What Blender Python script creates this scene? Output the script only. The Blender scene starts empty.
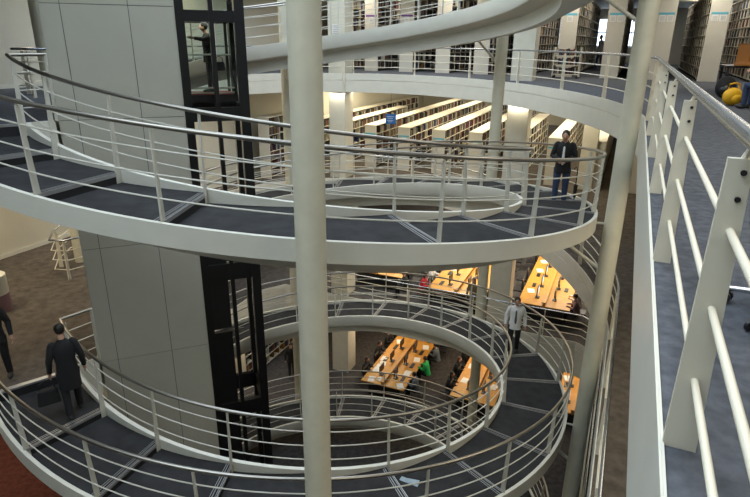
import bpy, bmesh, math, random
from mathutils import Vector, Matrix
random.seed(7)
C = bpy.context.scene.collection
PI = math.pi
ZC = 14.35                       # camera height above the lowest floor
FP, F0, F1, F2, F3 = ZC+3.05, ZC-1.33, ZC-5.94, ZC-10.45, 0.0
CX, CY = -1.8316, 12.5728        # axis of the spiral ramp
U = Vector((0.4, 0.9165)); N = Vector((0.9165, -0.4))
def W(al, pp, z=0.0): return Vector((U.x*al+N.x*pp, U.y*al+N.y*pp, z))
AZ = math.atan2(U.y, U.x)        # rotation that turns local +X into the building axis

# ------------------------------------------------------------ materials
def mat(name, col, rough=0.6, metal=0.0, noise=0.0, scale=8.0, emit=None, estr=0.0, bump=0.0, spec=0.5, trans=0.0):
    m = bpy.data.materials.new(name); m.use_nodes = True
    nt = m.node_tree; b = nt.nodes['Principled BSDF']
    b.inputs['Base Color'].default_value = (*col, 1); b.inputs['Roughness'].default_value = rough
    b.inputs['Metallic'].default_value = metal
    b.inputs['Specular IOR Level'].default_value = spec
    b.inputs['Transmission Weight'].default_value = trans
    if noise or bump:
        tc = nt.nodes.new('ShaderNodeTexCoord')
        nz = nt.nodes.new('ShaderNodeTexNoise'); nz.inputs['Scale'].default_value = scale; nz.inputs['Detail'].default_value = 6
        nt.links.new(tc.outputs['Object'], nz.inputs['Vector'])
        if noise:
            mx = nt.nodes.new('ShaderNodeMix'); mx.data_type = 'RGBA'
            mr = nt.nodes.new('ShaderNodeMapRange'); mr.inputs['From Min'].default_value = .3; mr.inputs['From Max'].default_value = .7
            nt.links.new(nz.outputs['Fac'], mr.inputs['Value']); nt.links.new(mr.outputs['Result'], mx.inputs['Factor'])
            mx.inputs['A'].default_value = (*[c*(1-noise) for c in col], 1)
            mx.inputs['B'].default_value = (*[min(1, c*(1+noise)) for c in col], 1)
            nt.links.new(mx.outputs['Result'], b.inputs['Base Color'])
        if bump:
            bp = nt.nodes.new('ShaderNodeBump'); bp.inputs['Strength'].default_value = bump
            nt.links.new(nz.outputs['Fac'], bp.inputs['Height']); nt.links.new(bp.outputs['Normal'], b.inputs['Normal'])
    if emit:
        b.inputs['Emission Color'].default_value = (*emit, 1); b.inputs['Emission Strength'].default_value = estr
    return m
M = {}
M['cream'] = mat('cream_paint', (.66,.63,.52), .45, noise=.04, scale=3)
M['white'] = mat('white_paint', (.70,.685,.60), .4, noise=.03, scale=3)
M['rod'] = mat('white_rod_paint', (.62,.60,.52), .3)
M['column'] = mat('column_paint', (.67,.64,.50), .5, noise=.05, scale=5)
M['steel'] = mat('brushed_steel', (.37,.35,.315), .30, 1.0)
M['post'] = mat('warm_lit_post_paint', (.76,.71,.57), .45)  # colour lightened and warmed to hold the warm light on the railing
M['steel2'] = mat('blue_grey_steel', (.40,.43,.47), .26, 1.0)
M['panel'] = mat('grey_cladding', (.47,.46,.39), .4, noise=.03, scale=2)
M['joint'] = mat('joint_dark', (.14,.14,.13), .8)
M['tread'] = mat('ramp_carpet', (.031,.031,.033), .85, noise=.3, scale=4, bump=.2, spec=.25)
M['nosing'] = mat('nosing_strip', (.42,.42,.42), .4, .6)
M['riser'] = mat('riser_rubber', (.012,.012,.014), .7)
M['carpet0'] = mat('blue_grey_carpet', (.095,.102,.118), .95, noise=.28, scale=14, bump=.3, spec=.15)
M['carpet1'] = mat('brown_carpet', (.105,.088,.072), .95, noise=.3, scale=6, bump=.3, spec=.15)
M['carpet2'] = mat('dark_carpet', (.06,.056,.055), .95, noise=.3, scale=6, bump=.3, spec=.15)
M['red'] = mat('red_carpet', (.09,.032,.028), .95, noise=.3, scale=9, bump=.3, spec=.15)
M['black'] = mat('black_frame', (.008,.008,.009), .35)
M['blackpanel'] = mat('black_panel', (.012,.012,.013), .3)
M['wall'] = mat('warm_wall', (.62,.59,.49), .7, noise=.02, scale=2)
M['ceil'] = mat('ceiling_paint', (.6,.59,.54), .8)
M['shelf'] = mat('shelf_enamel', (.70,.66,.54), .5)
M['shelfend'] = mat('shelf_end_panel', (.60,.57,.49), .55, noise=.03, scale=2)
M['shelfback'] = mat('shelf_back', (.10,.06,.035), .7)
M['blue'] = mat('blue_sign', (.02,.14,.42), .4)
M['lblue'] = mat('pale_blue_header', (.12,.42,.55), .5)
M['purple'] = mat('purple_header', (.16,.06,.25), .5)
M['paper'] = mat('white_paper', (.75,.75,.72), .7)
M['ink'] = mat('grey_print', (.3,.3,.32), .8)
M['wood'] = mat('orange_beech', (.52,.25,.035), .4, noise=.12, scale=5)
M['woodd'] = mat('darker_beech', (.45,.24,.08), .45, noise=.12, scale=5)
M['plastic'] = mat('black_plastic', (.015,.015,.017), .4)
M['screen'] = mat('lit_screen', (.3,.4,.5), .3, emit=(.55,.75,.9), estr=.8)
M['chrome'] = mat('chrome', (.7,.7,.72), .15, 1.0)
M['yellow'] = mat('yellow_fabric', (.75,.42,.01), .6)
M['orange'] = mat('orange_board', (.55,.22,.05), .5)
M['skin'] = mat('skin', (.52,.30,.21), .55)
M['hair'] = mat('dark_hair', (.012,.009,.007), .5)
M['hairb'] = mat('brown_hair', (.06,.028,.014), .5)
M['coat'] = mat('black_coat', (.011,.011,.013), .8)
M['jeans'] = mat('blue_jeans', (.03,.05,.11), .8, noise=.2, scale=30)
M['trousers'] = mat('black_trousers', (.012,.012,.015), .8)
M['wcoat'] = mat('pale_jacket', (.74,.75,.74), .75)
M['gshirt'] = mat('grey_shirt', (.10,.12,.14), .8)
M['green'] = mat('green_shirt', (.02,.42,.10), .8)
M['redc'] = mat('red_top', (.50,.02,.03), .8)
M['khaki'] = mat('khaki_top', (.18,.13,.06), .8)
M['whites'] = mat('white_shirt', (.7,.7,.68), .8)
M['shoe'] = mat('dark_shoe', (.02,.02,.02), .5)
M['wshoe'] = mat('white_trainer', (.6,.6,.6), .5)
M['mauve'] = mat('mauve_laminate', (.25,.14,.15), .5)
M['glassb'] = mat('smoked_glass', (.55,.6,.58), .02, spec=.6)
def glass(name, col, alpha):
    m = bpy.data.materials.new(name); m.use_nodes = True; nt = m.node_tree
    b = nt.nodes['Principled BSDF']; o = nt.nodes['Material Output']
    tr = nt.nodes.new('ShaderNodeBsdfTransparent'); tr.inputs['Color'].default_value = (*col, 1)
    gl = nt.nodes.new('ShaderNodeBsdfGlossy'); gl.inputs['Roughness'].default_value = .03
    mx = nt.nodes.new('ShaderNodeMixShader'); mx.inputs[0].default_value = alpha*.5
    nt.links.new(tr.outputs[0], mx.inputs[1]); nt.links.new(gl.outputs[0], mx.inputs[2]); nt.links.new(mx.outputs[0], o.inputs['Surface'])
    return m
M['glass'] = glass('lift_glass', (.72,.78,.75), .06)
M['wglass'] = glass('window_glass', (.95,.97,1), .04)
BOOKC = [(.16,.03,.025),(.05,.03,.025),(.025,.03,.05),(.30,.26,.18),(.03,.06,.04),(.012,.012,.014),(.45,.42,.36),(.22,.11,.03),(.03,.06,.16),(.10,.09,.08)]
BOOKN = ['dark red','brown','navy','tan','dark green','black','cream','ochre','blue','grey']
BM = [mat('book_cloth', c, .7) for c in BOOKC]

# ------------------------------------------------------------ mesh builder
class MB:
    def __init__(s): s.v = []; s.f = []; s.m = []
    def add(s, vs, fs, mi=0):
        o = len(s.v); s.v += [tuple(v) for v in vs]; s.f += [tuple(i+o for i in f) for f in fs]; s.m += [mi]*len(fs); return s
    def box(s, c, size, rz=0.0, mi=0, taper=None):
        hx, hy, hz = size[0]/2, size[1]/2, size[2]/2; ca, sa = math.cos(rz), math.sin(rz); vs = []
        for z in (-hz, hz):
            k = taper if (taper and z > 0) else 1
            for x, y in ((-hx,-hy),(hx,-hy),(hx,hy),(-hx,hy)):
                x*=k; y*=k
                vs.append((c[0]+x*ca-y*sa, c[1]+x*sa+y*ca, c[2]+z))
        return s.add(vs, [(0,3,2,1),(4,5,6,7),(0,1,5,4),(1,2,6,5),(2,3,7,6),(3,0,4,7)], mi)
    def hexa(s, vs, mi=0):
        return s.add(vs, [(0,3,2,1),(4,5,6,7),(0,1,5,4),(1,2,6,5),(2,3,7,6),(3,0,4,7)], mi)
    def prism(s, poly, z0, z1, mi=0):
        n = len(poly); vs = [(p[0],p[1],z0) for p in poly]+[(p[0],p[1],z1) for p in poly]
        fs = [tuple(range(n))[::-1], tuple(range(n, 2*n))]+[(i,(i+1)%n,n+(i+1)%n,n+i) for i in range(n)]
        return s.add(vs, fs, mi)
    def lathe(s, c, prof, n=24, mi=0):
        vs = []; fs = []
        for r, z in prof:
            for i in range(n):
                a = 2*PI*i/n; vs.append((c[0]+r*math.cos(a), c[1]+r*math.sin(a), c[2]+z))
        for j in range(len(prof)-1):
            for i in range(n): fs.append((j*n+i, j*n+(i+1)%n, (j+1)*n+(i+1)%n, (j+1)*n+i))
        fs.append(tuple(range(n))[::-1]); fs.append(tuple((len(prof)-1)*n+i for i in range(n)))
        return s.add(vs, fs, mi)
    def tube(s, pts, r, n=8, mi=0, closed=False, r2=None):
        pts = [Vector(p) for p in pts]; m = len(pts); vs = []; fs = []
        for k, p in enumerate(pts):
            t = (pts[min(k+1, m-1)]-pts[max(k-1, 0)]).normalized()
            ref = Vector((0,0,1)) if abs(t.z) < .9 else Vector((1,0,0))
            a = t.cross(ref).normalized(); b = a.cross(t).normalized()
            rr = r if r2 is None else r+(r2-r)*k/(m-1)
            for i in range(n):
                q = 2*PI*i/n; vs.append(p+a*rr*math.cos(q)+b*rr*math.sin(q))
        for k in range(m-1):
            for i in range(n): fs.append((k*n+i, k*n+(i+1)%n, (k+1)*n+(i+1)%n, (k+1)*n+i))
        fs.append(tuple(range(n))[::-1]); fs.append(tuple((m-1)*n+i for i in range(n)))
        return s.add(vs, fs, mi)
    def ball(s, c, r, seg=12, rings=8, mi=0):
        prof = []
        vs = []; fs = []
        for j in range(1, rings):
            a = PI*j/rings
            for i in range(seg):
                q = 2*PI*i/seg; vs.append((c[0]+r[0]*math.sin(a)*math.cos(q), c[1]+r[1]*math.sin(a)*math.sin(q), c[2]+r[2]*math.cos(a)))
        top = len(vs); vs.append((c[0],c[1],c[2]+r[2])); vs.append((c[0],c[1],c[2]-r[2]))
        for j in range(rings-2):
            for i in range(seg): fs.append((j*seg+i,(j+1)*seg+i,(j+1)*seg+(i+1)%seg,j*seg+(i+1)%seg))
        for i in range(seg):
            fs.append((top,i,(i+1)%seg)); fs.append((top+1,(rings-2)*seg+(i+1)%seg,(rings-2)*seg+i))
        return s.add(vs, fs, mi)
    def mesh(s, name, mats, smooth=False):
        me = bpy.data.meshes.new(name); me.from_pydata(s.v, [], s.f)
        for m in (mats if isinstance(mats, (list, tuple)) else [mats]): me.materials.append(m)
        me.polygons.foreach_set('material_index', s.m)
        if smooth: me.polygons.foreach_set('use_smooth', [True]*len(s.f))
        me.update()
        bm = bmesh.new(); bm.from_mesh(me); bmesh.ops.recalc_face_normals(bm, faces=bm.faces[:]) if len(s.f) < 30000 else None
        if smooth:
            for e in bm.edges:
                if len(e.link_faces) == 2 and e.calc_face_angle(0) > .7: e.smooth = False
        bm.to_mesh(me); bm.free()
        return me
    def build(s, name, mats, parent=None, smooth=False, bevel=0):
        o = bpy.data.objects.new(name, s.mesh(name, mats, smooth)); C.objects.link(o)
        if parent: o.parent = parent
        if bevel:
            b = o.modifiers.new('bevel', 'BEVEL'); b.width = bevel; b.segments = 2; b.limit_method = 'ANGLE'
        return o
def tag(o, label=None, cat=None, group=None, kind=None):
    if label: o['label'] = label
    if cat: o['category'] = cat
    if group: o['group'] = group
    if kind: o['kind'] = kind
    return o
def empty(name, loc=(0,0,0), rz=0.0):
    o = bpy.data.objects.new(name, None); C.objects.link(o); o.location = loc; o.rotation_euler = (0,0,rz); o.empty_display_size = .1
    return o
def copy_tree(o, parent=None):
    c = o.copy(); C.objects.link(c)
    if parent: c.parent = parent
    for ch in list(o.children): copy_tree(ch, c)
    return c
def struct(mb, name, m, smooth=False):
    return tag(mb.build(name, m, None, smooth), kind='structure')

# ------------------------------------------------------------ spiral ramp
RO, RI = 6.44, 4.96              # outer and inner faces of the ramp
def rp(r, deg, z): a = math.radians(deg); return Vector((CX+r*math.cos(a), CY+r*math.sin(a), z))
NOS = [-140.5+15*k for k in range(21)]            # angle of each nosing, last at 159.5
DK = 114.5                                        # from here on the ramp drops a little faster to its landing
def zline(top, bot, d):
    r1 = (top-.10-bot)/330
    if d <= DK: return top-.03-r1*(d+140.5)
    za = top-.03-r1*(DK+140.5); return za+(bot+.07-za)*(d-DK)/(159.5-DK)
def make_ramp(top, bot, label, level_name, guards=True):
    a0, a1 = NOS[0], NOS[-1]
    zl = lambda d: zline(top, bot, d)
    root = empty('spiral_ramp', (CX, CY, bot))
    tag(root, label, 'ramp', 'storeys of the spiral ramp')
    inv = Matrix.Translation((-CX, -CY, -bot))
    def part(mb, name, m, parent=root, smooth=False, bevel=0):
        mb.v = [tuple(inv @ Vector(v)) for v in mb.v]
        return mb.build(name, m, parent, smooth, bevel)
    # structural shell: upright bands with a keel below, its inner side recessed to fall in shade
    sec = [(RO,0.0),(RO,-.28),(RO-.05,-.30),(5.55,-.72),(5.34,-.72),(5.34,-.42),(RI+.02,-.33),(RI,-.30),(RI,.05),(RI+.07,.05),(RI+.07,-.26),(RO-.06,-.26),(RO-.06,0.0)]
    m_ = MB(); n = len(sec); st = 110; vs = []; fs = []
    for i in range(st+1):
        d = a0+(a1-a0)*i/st
        for r, dz in sec: vs.append(rp(r, d, zl(d)+dz))
    for i in range(st):
        for j in range(n): fs.append((i*n+j, i*n+(j+1)%n, (i+1)*n+(j+1)%n, (i+1)*n+j))
    fs.append(tuple(range(n))); fs.append(tuple(st*n+j for j in range(n))[::-1])
    m_.add(vs, fs); part(m_, 'ramp_shell', M['white'], smooth=True)
    riser = .165
    for k in range(20):
        d0, d1 = NOS[k], NOS[k+1]
        zt0 = zl(d0)-riser+.02; zt1 = zl(d1)+.0
        t = MB(); ns = 6; vs = []; fs = []
        for i in range(ns+1):
            d = d0+(d1-d0)*i/ns; z = zt0+(zt1-zt0)*i/ns; zb = zl(d)-.25
            vs += [rp(RI+.065, d, z), rp(RO-.055, d, z), rp(RO-.055, d, min(zb, z-.02)), rp(RI+.065, d, min(zb, z-.02))]
        for i in range(ns):
            for j in range(4): fs.append((i*4+j, i*4+(j+1)%4, (i+1)*4+(j+1)%4, (i+1)*4+j))
        t.add(vs, fs); e0, e1 = len(t.v)-4, len(t.v)
        t.add([vs[0],vs[1],vs[2],vs[3]], [(0,1,2,3)]); t.add(vs[-4:], [(3,2,1,0)], 1)
        tr = part(t, 'tread', [M['tread'], M['riser']])
        s_ = MB(); w = .55
        for off, ww in ((.16, .10), (.62, .12), (1.0,.10)):   # thin strips inlaid along the lower edge
            da, db = d1-off-ww, d1-off; za, zb2 = zt1+.003, zt1+.003
            s_.hexa([rp(RI+.08,da,za-.004),rp(RO-.07,da,za-.004),rp(RO-.07,db,zb2-.004),rp(RI+.08,db,zb2-.004),
                     rp(RI+.08,da,za+.003),rp(RO-.07,da,za+.003),rp(RO-.07,db,zb2+.003),rp(RI+.08,db,zb2+.003)])
        s_.hexa([rp(RI+.07,d1-.02,zt1-.045),rp(RO-.06,d1-.02,zt1-.045),rp(RO-.06,d1+.12,zt1-.045),rp(RI+.07,d1+.12,zt1-.045),
                 rp(RI+.07,d1-.02,zt1+.004),rp(RO-.06,d1-.02,zt1+.004),rp(RO-.06,d1+.12,zt1+.004),rp(RI+.07,d1+.12,zt1+.004)])
        part(s_, 'nosing', M['nosing'], tr).parent = tr
    m_ = MB(); m_.hexa([rp(RI+.07,a0-.3,top-.40),rp(RO-.05,a0-.3,top-.40),rp(RO-.05,a0+.35,top-.40),rp(RI+.07,a0+.35,top-.40),rp(RI+.07,a0-.3,top-.02),rp(RO-.05,a0-.3,top-.02),rp(RO-.05,a0+.35,top-.02),rp(RI+.07,a0+.35,top-.02)])
    part(m_, 'landing_riser', M['riser'])
    m_ = MB(); m_.hexa([rp(RI+.07,a0-.6,top-.02),rp(RO-.05,a0-.6,top-.02),rp(RO-.05,a0+.4,top-.02),rp(RI+.07,a0+.4,top-.02),rp(RI+.07,a0-.6,top+.018),rp(RO-.05,a0-.6,top+.018),rp(RO-.05,a0+.4,top+.018),rp(RI+.07,a0+.4,top+.018)])
    part(m_, 'landing_nosing', M['nosing'])
    # guards
    for side, R, Rp in (('outer', 6.415, 6.40), ('inner', 5.10, 5.05)):
        pts = [rp(R, a0+(a1-a0)*i/132, zl(a0+(a1-a0)*i/132)+1.1) for i in range(133)]
        if side == 'inner':
            c = pts[0]; pts = [Vector((-5.42, 9.80, c.z)), c+Vector((-.01,.02,0))]+pts
        h = MB(); h.tube(pts, .028, 10); part(h, 'handrail', M['steel'], smooth=True)
        for q in (.835, .56, .285):
            Rr = Rp-(.05 if side == 'outer' else -.05)*(1-q)*0
            pts = [rp(Rr, a0+(a1-a0)*i/132, zl(a0+(a1-a0)*i/132)+q) for i in range(133)]
            if side == 'inner': pts = [Vector((-5.42, 9.80, pts[0].z))]+pts
            h = MB(); h.tube(pts, .0105, 6); part(h, 'guard_rod', M['rod'], smooth=True)
        angs = [a0+.6]+[d for d in NOS[1:-1]]+[a1-.4]
        for d in angs:
            a = math.radians(d); p = MB(); z = zl(d); b_ = RO-.055 if side == 'outer' else RI+.09
            rad = Vector((math.cos(a), math.sin(a), 0)); tan = Vector((-math.sin(a), math.cos(a), 0))
            sg = -1 if side == 'outer' else 1
            foot = rp(b_, d, z-.16)+rad*sg*.03; head = rp(Rp, d, z+1.05)
            vs = []
            for P_, w_ in ((foot, .044), (head, .024)):
                for x, y in ((-w_,-.011),(w_,-.011),(w_,.011),(-w_,.011)): vs.append(P_+rad*x+tan*y)
            p.hexa(vs)
            p.tube([head+Vector((0,0,-.02)), rp(R, d, z+1.09)], .009, 6)
            part(p, 'guard_post', M['rod'], bevel=0)
        if side == 'inner':
            p = MB(); p.box((-5.42, 9.80, top+.54), (.045,.07,1.08)); part(p, 'guard_post', M['rod'])
    # struts to the columns
    for d in (-80.5, -20.5, 39.5, 99.5):
        z = zl(d); p = MB(); p.tube([rp(5.75, d, z-.55), rp(6.62, d, z-1.12)], .035, 10)
        p.tube([rp(6.40, d, z-.20), rp(6.60, d, z-.20)], .022, 8)
        p.box(rp(6.585, d, z-1.13), (.03,.12,.12), math.radians(d)); part(p, 'strut', M['white'], smooth=True)
    return root
make_ramp(FP, F0, 'white stepped ramp curling down to the top gallery at the upper edge of the picture', 'top')
make_ramp(F0, F1, 'white stepped ramp ring with slate treads where the person in the black jacket stands', 'upper')
make_ramp(F1, F2, 'white stepped ramp ring where the person in the pale jacket walks down', 'lower')
make_ramp(F2, F3, 'lowest white stepped ramp ring, half hidden inside the ring above', 'bottom')

# ------------------------------------------------------------ round columns
COLS = [(-140.5,'round cream column at the bottom left corner'), (-80.5,'thick round cream column nearest the camera, left of centre'),
        (-20.5,'round cream column right of the ramps, beside the gallery edge'), (39.5,'round pale column behind the ramp, right of centre'),
        (99.5,'round pale column behind the ramp, just right of the lift'), (159.5,'round pale column behind the tower at the left')]
for d, lab in COLS:
    p = rp(6.74 if d == -20.5 else 6.93, d, 0)
    o = MB().lathe((0,0,0), [(.166,0),(.166,22.5)], 40).build('round_column', M['column'], None, True); o.location = (p.x, p.y, F3)
    tag(o, lab, 'column', 'round columns ringing the ramp')

# ------------------------------------------------------------ floors with the void
line = lambda s, off=.262: (U.x*s+N.x*off, U.y*s+N.y*off)
def arc(r, d0, d1, n): return [tuple(rp(r, d0+(d1-d0)*i/n, 0)[:2]) for i in range(n+1)]
TB = (-5.40, 9.80); TR = (-3.50, 10.57)
TBK = (TB[0]-.375*2.6, TB[1]+.927*2.6)
back = [(5.62,13.1),(5.78,14.2),(5.80,15.6),(5.65,17.3),(5.28,19.2),(4.65,21.0),(3.65,22.8),(2.25,24.3),(.6,25.3),(-1.2,25.7),(-3,25.5),(-4.6,24.7),(-6,23.3),(-7.3,21.2),(-8.2,19),(-8.7,16.9),(-8.55,15.6)]
def smooth_pts(p, n=3):
    for _ in range(n-1):
        q = [p[0]]
        for a, b in zip(p[:-1], p[1:]):
            q += [(a[0]*.75+b[0]*.25, a[1]*.75+b[1]*.25), (a[0]*.25+b[0]*.75, a[1]*.25+b[1]*.75)]
        p = q+[p[-1]]
    return p
curve_edge = smooth_pts([line(11.5), line(12.6)]+back)
landing = [tuple(rp(RO+.1,159.9,0)[:2]), tuple(rp(RI,159.5,0)[:2]), (TBK[0]-.05,TBK[1]+.03), (TB[0]-.06,TB[1]-.0), (-5.80,9.42), tuple(rp(RI,-140.5,0)[:2]), tuple(rp(RO,-140.5,0)[:2])]
VOID = [line(-5), line(3), line(8)]+curve_edge+landing+[(-8.5,4.0),(-9.3,-5.0)]
NV_EDGE = 3+len(curve_edge)
# on the reading-room floor the far side of the void is straight
V2back = [W(19.5,.262), W(20.1,-.6), W(20.1,-13.2), W(19.0,-13.9), W(11.6,-13.6)]
VOID2 = [line(-5), line(3), line(8), line(14)]+[tuple(v[:2]) for v in V2back]+landing+[(-8.5,4.0),(-9.3,-5.0)]
AL0, AL1, PL, PR = -7.0, 46.0, -15.8, 22.0
OUT = [tuple(W(AL0,PL)[:2]), tuple(W(AL0,PR)[:2]), tuple(W(AL1,PR)[:2]), tuple(W(AL1,PL)[:2])]
def plate(name, hole, z, m, kind='structure', thick=0.0):
    bm = bmesh.new(); es = []
    for loop in (OUT, hole):
        vs = [bm.verts.new((p[0], p[1], z)) for p in loop]
        for i in range(len(vs)): es.append(bm.edges.new((vs[i], vs[(i+1)%len(vs)])))
    bmesh.ops.triangle_fill(bm, edges=es, use_beauty=True, use_dissolve=False)
    me = bpy.data.meshes.new(name); 
    for f in bm.faces:
        if f.normal.z < 0: f.normal_flip()
    bm.to_mesh(me); bm.free(); me.materials.append(m)
    o = bpy.data.objects.new(name, me); C.objects.link(o); tag(o, kind=kind); return o
tn = [0]
def fascia(hole, z, depth, m, lip=.10):
    tn[0] += 1
    b = MB(); n = len(hole)
    # polygon is counter-clockwise; inward normal offset gives the ledge
    def offs(d):
        out = []
        for i in range(n):
            a = Vector(hole[i-1]); p = Vector(hole[i]); c = Vector(hole[(i+1)%n])
            n1 = (p-a).normalized(); n2 = (c-p).normalized()
            q1 = Vector((n1.y,-n1.x)); q2 = Vector((n2.y,-n2.x)); q = (q1+q2)
            q = q.normalized()/max(.4, math.sqrt((1+q1.dot(q2))/2)) if q.length > 1e-4 else q1
            out.append(p+q*d)
        return out
    rows = [(0,-depth),(0,-.245),(.025,-.25),(.025,-.275),(0,-.28)]
    prof = [(.35,-depth),(0,-depth),(0,-.30),(.02,-.295),(.02,-.275),(0,-.27),(0,.008),(.008,.008),(.008,.012),(.018,.012),(.018,-.01)]
    vs = []
    for d, dz in prof:
        for i_, p in enumerate(offs(d if d != .02 else 0.0)):
            h_ = Vector(hole[i_])
            if d == .02 and h_.dot(U) > 12.5: p = offs(.02)[i_]
            vs.append((p.x, p.y, z+dz))
    fs = []
    for j in range(len(prof)-1):
        for i in range(n):
            fs.append((j*n+i, j*n+(i+1)%n, (j+1)*n+(i+1)%n, (j+1)*n+i))
    b.add(vs, fs)
    return struct(b, 'trim_%d' % tn[0], m)
SL = .78
for z, hole, m, dep in ((FP, VOID, M['carpet0'], SL), (F0, VOID, M['carpet0'], SL), (F1, VOID, M['carpet1'], SL), (F2, VOID2, M['carpet2'], 1.35)):
    plate('floor', hole, z, m); plate('ceiling', hole, z-dep, M['ceil']); fascia(hole, z, dep, M['white'])
def quadm(name, pts, m): return struct(MB().add(pts, [(0,1,2,3)]), name, m)
quadm('floor', [(p[0],p[1],F3) for p in OUT], M['carpet2'])
# roof over the top gallery, open glazed dome opening above the void
plate('ceiling', VOID, FP+4.2, M['ceil'])
# outer walls; the far wall is pierced by windows on every storey
def wall_seg(name, a, b, z0, z1, m, th=.25):
    a = Vector(a[:2]); b = Vector(b[:2]); d = (b-a).normalized(); n = Vector((d.y,-d.x))*th
    return struct(MB().prism([a, b, b+n, a+n], z0, z1), name, m)
TOPZ = FP+4.2
wall_seg('wall_left', W(AL0,PL), W(AL1,PL), F3, TOPZ, M['wall'], -.25)
wall_seg('wall_right', W(AL0,PR), W(AL1,PR), F3, TOPZ, M['wall'])
wall_seg('wall_front', W(AL0,PL), W(AL0,PR), F3, TOPZ, M['wall'])
wb = MB(); wn = 0
wins = []
for fl, top in ((F3, F2-1.35), (F2, F1-SL), (F1, F0-SL), (F0, FP-SL), (FP, TOPZ)):
    z0, z1 = fl+1.1, fl+3.0
    def seg(p0, p1, za, zb):
        a = W(AL1,p0); b = W(AL1,p1); d = U*.3
        wb.prism([a[:2], b[:2], (b.x+d.x, b.y+d.y), (a.x+d.x, a.y+d.y)], za, zb)
    nexttop = {F3:F2, F2:F1, F1:F0, F0:FP, FP:TOPZ}[fl]
    seg(PL, PR, fl, z0); seg(PL, PR, z1, nexttop)
    x = PL; ws = [(-6.6,-5.2),(-3.05,-1.75),(-1.35,-.1),(3.2,4.8),(8,10),(13,15)]
    for p0, p1 in ws:
        seg(x, p0, z0, z1); x = p1; wins.append((p0, p1, z0, z1))
    seg(x, PR, z0, z1)
struct(wb, 'wall_back', M['wall'])
for i, (p0, p1, z0, z1) in enumerate(wins):
    f = MB(); a = W(AL1+.1, p0); b = W(AL1+.1, p1); rz = math.atan2(N.y, N.x); w = p1-p0; c = (a+b)/2
    for zz in (z0+.04, z1-.04, (z0+z1)/2): f.box((c.x,c.y,zz), (w,.08,.07), rz)
    for q in (.02, .5, .98): p = a.lerp(b, q); f.box((p.x,p.y,(z0+z1)/2), (.06,.08,z1-z0), rz)
    o = tag(f.build('window_%d' % (i+1), M['white']), kind='structure')
    g = MB(); g.box((c.x,c.y,(z0+z1)/2), (w,.01,z1-z0), rz); g.build('pane', M['wglass'], o)
# baseboards on the left wall
for z in (F0, F1, F2):
    wall_seg('baseboard_left', W(AL0,PL+.02), W(AL1,PL+.02), z, z+.12, M['white'], .03)

# ------------------------------------------------------------ gallery guards
def resample(pts, step, phase=0):
    pts = [Vector(p) for p in pts]; out = []; need = phase; acc = 0
    for a, b in zip(pts[:-1], pts[1:]):
        L = (b-a).length; t = (b-a)/L; n_ = Vector((t.y, -t.x))
        while acc+L >= need: out.append((a+t*(need-acc), t)); need += step
        acc += L
    return out
def offset_line(pts, d):
    out = []; pts = [Vector(p) for p in pts]
    for i, p in enumerate(pts):
        t = (pts[min(i+1, len(pts)-1)]-pts[max(i-1, 0)]).normalized(); out.append(p+Vector((t.y,-t.x))*d)
    return out
def guard(pts, z, label, phase=.9, ext=None):
    root = empty('guard_railing', (pts[0][0], pts[0][1], z)); tag(root, label, 'railing', 'railings round the open well')
    base = Vector((pts[0][0], pts[0][1], z))
    loc = lambda p, dz: Vector((p[0], p[1], z+dz))-base
    L = offset_line(pts, .066)
    def pr(mb, name, m, sm=True): return mb.build(name, m, root, sm)
    pr(MB().tube([loc(p, 1.08) for p in L], .0255, 16), 'handrail', M['steel2'])
    for q in (.80, .54, .275): pr(MB().tube([loc(p, q) for p in L], .0125, 12), 'guard_rod', M['post'])
    st_ = [L[0]]
    for a_, b_ in zip(L[:-1], L[1:]): st_.append(b_)
    ps = [q_ for q_ in resample(L, 1.97, phase) if q_[0].dot(U) < 13.0]; ps += [q_ for q_ in resample(L, 2.75, 1.3) if q_[0].dot(U) >= 13.6 or q_[0].dot(N) < -2]
    for p, t in ps:
        n_ = Vector((t.y, -t.x)); b = MB(); vs = []
        for dz, w_, sh in ((.0,.053,-.0),(1.02,.034,-.012)):
            for x, y in ((-w_,-.012),(w_,-.012),(w_,.012),(-w_,.012)):
                q = p+n_*(x+sh)+t*y; vs.append(loc(q, dz))
        b.hexa(vs); b.tube([loc(p-n_*.012, 1.0), loc(p+n_*.012, 1.06)], .01, 8)
        po = pr(b, 'guard_post', M['post'], False)
        if p.length < 9:
            for dz in (.90, .98):
                s_ = MB(); c = loc(p, dz); s_.tube([c-Vector((t.x,t.y,0))*.018, c+Vector((t.x,t.y,0))*.018], .009, 8)
                s_.build('bolt', M['plastic'], po)
    return root
EDGE = [line(-4.2), line(0), line(4), line(8)]+curve_edge[:-1]+[(-8.68,15.3),(-8.55,14.4),(-8.28,13.72),(-7.95,13.70),(-7.70,14.0)]
guard(EDGE, FP, 'railing round the well on the storey above the picture', .2)
guard(EDGE, F0, 'large railing beside the camera running along the blue-grey gallery floor', .225)
guard(EDGE, F1, 'railing along the brown floor below, seen almost end-on behind the right column', .3)
E2 = [line(-4.2), line(0), line(6), line(12), tuple(W(19.4,.262)[:2])]+[tuple(W(20.1,-.5-i*1.5)[:2]) for i in range(9)]
guard(E2, F2, 'straight railing at the edge of the reading room with orange desks', .5)

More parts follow.
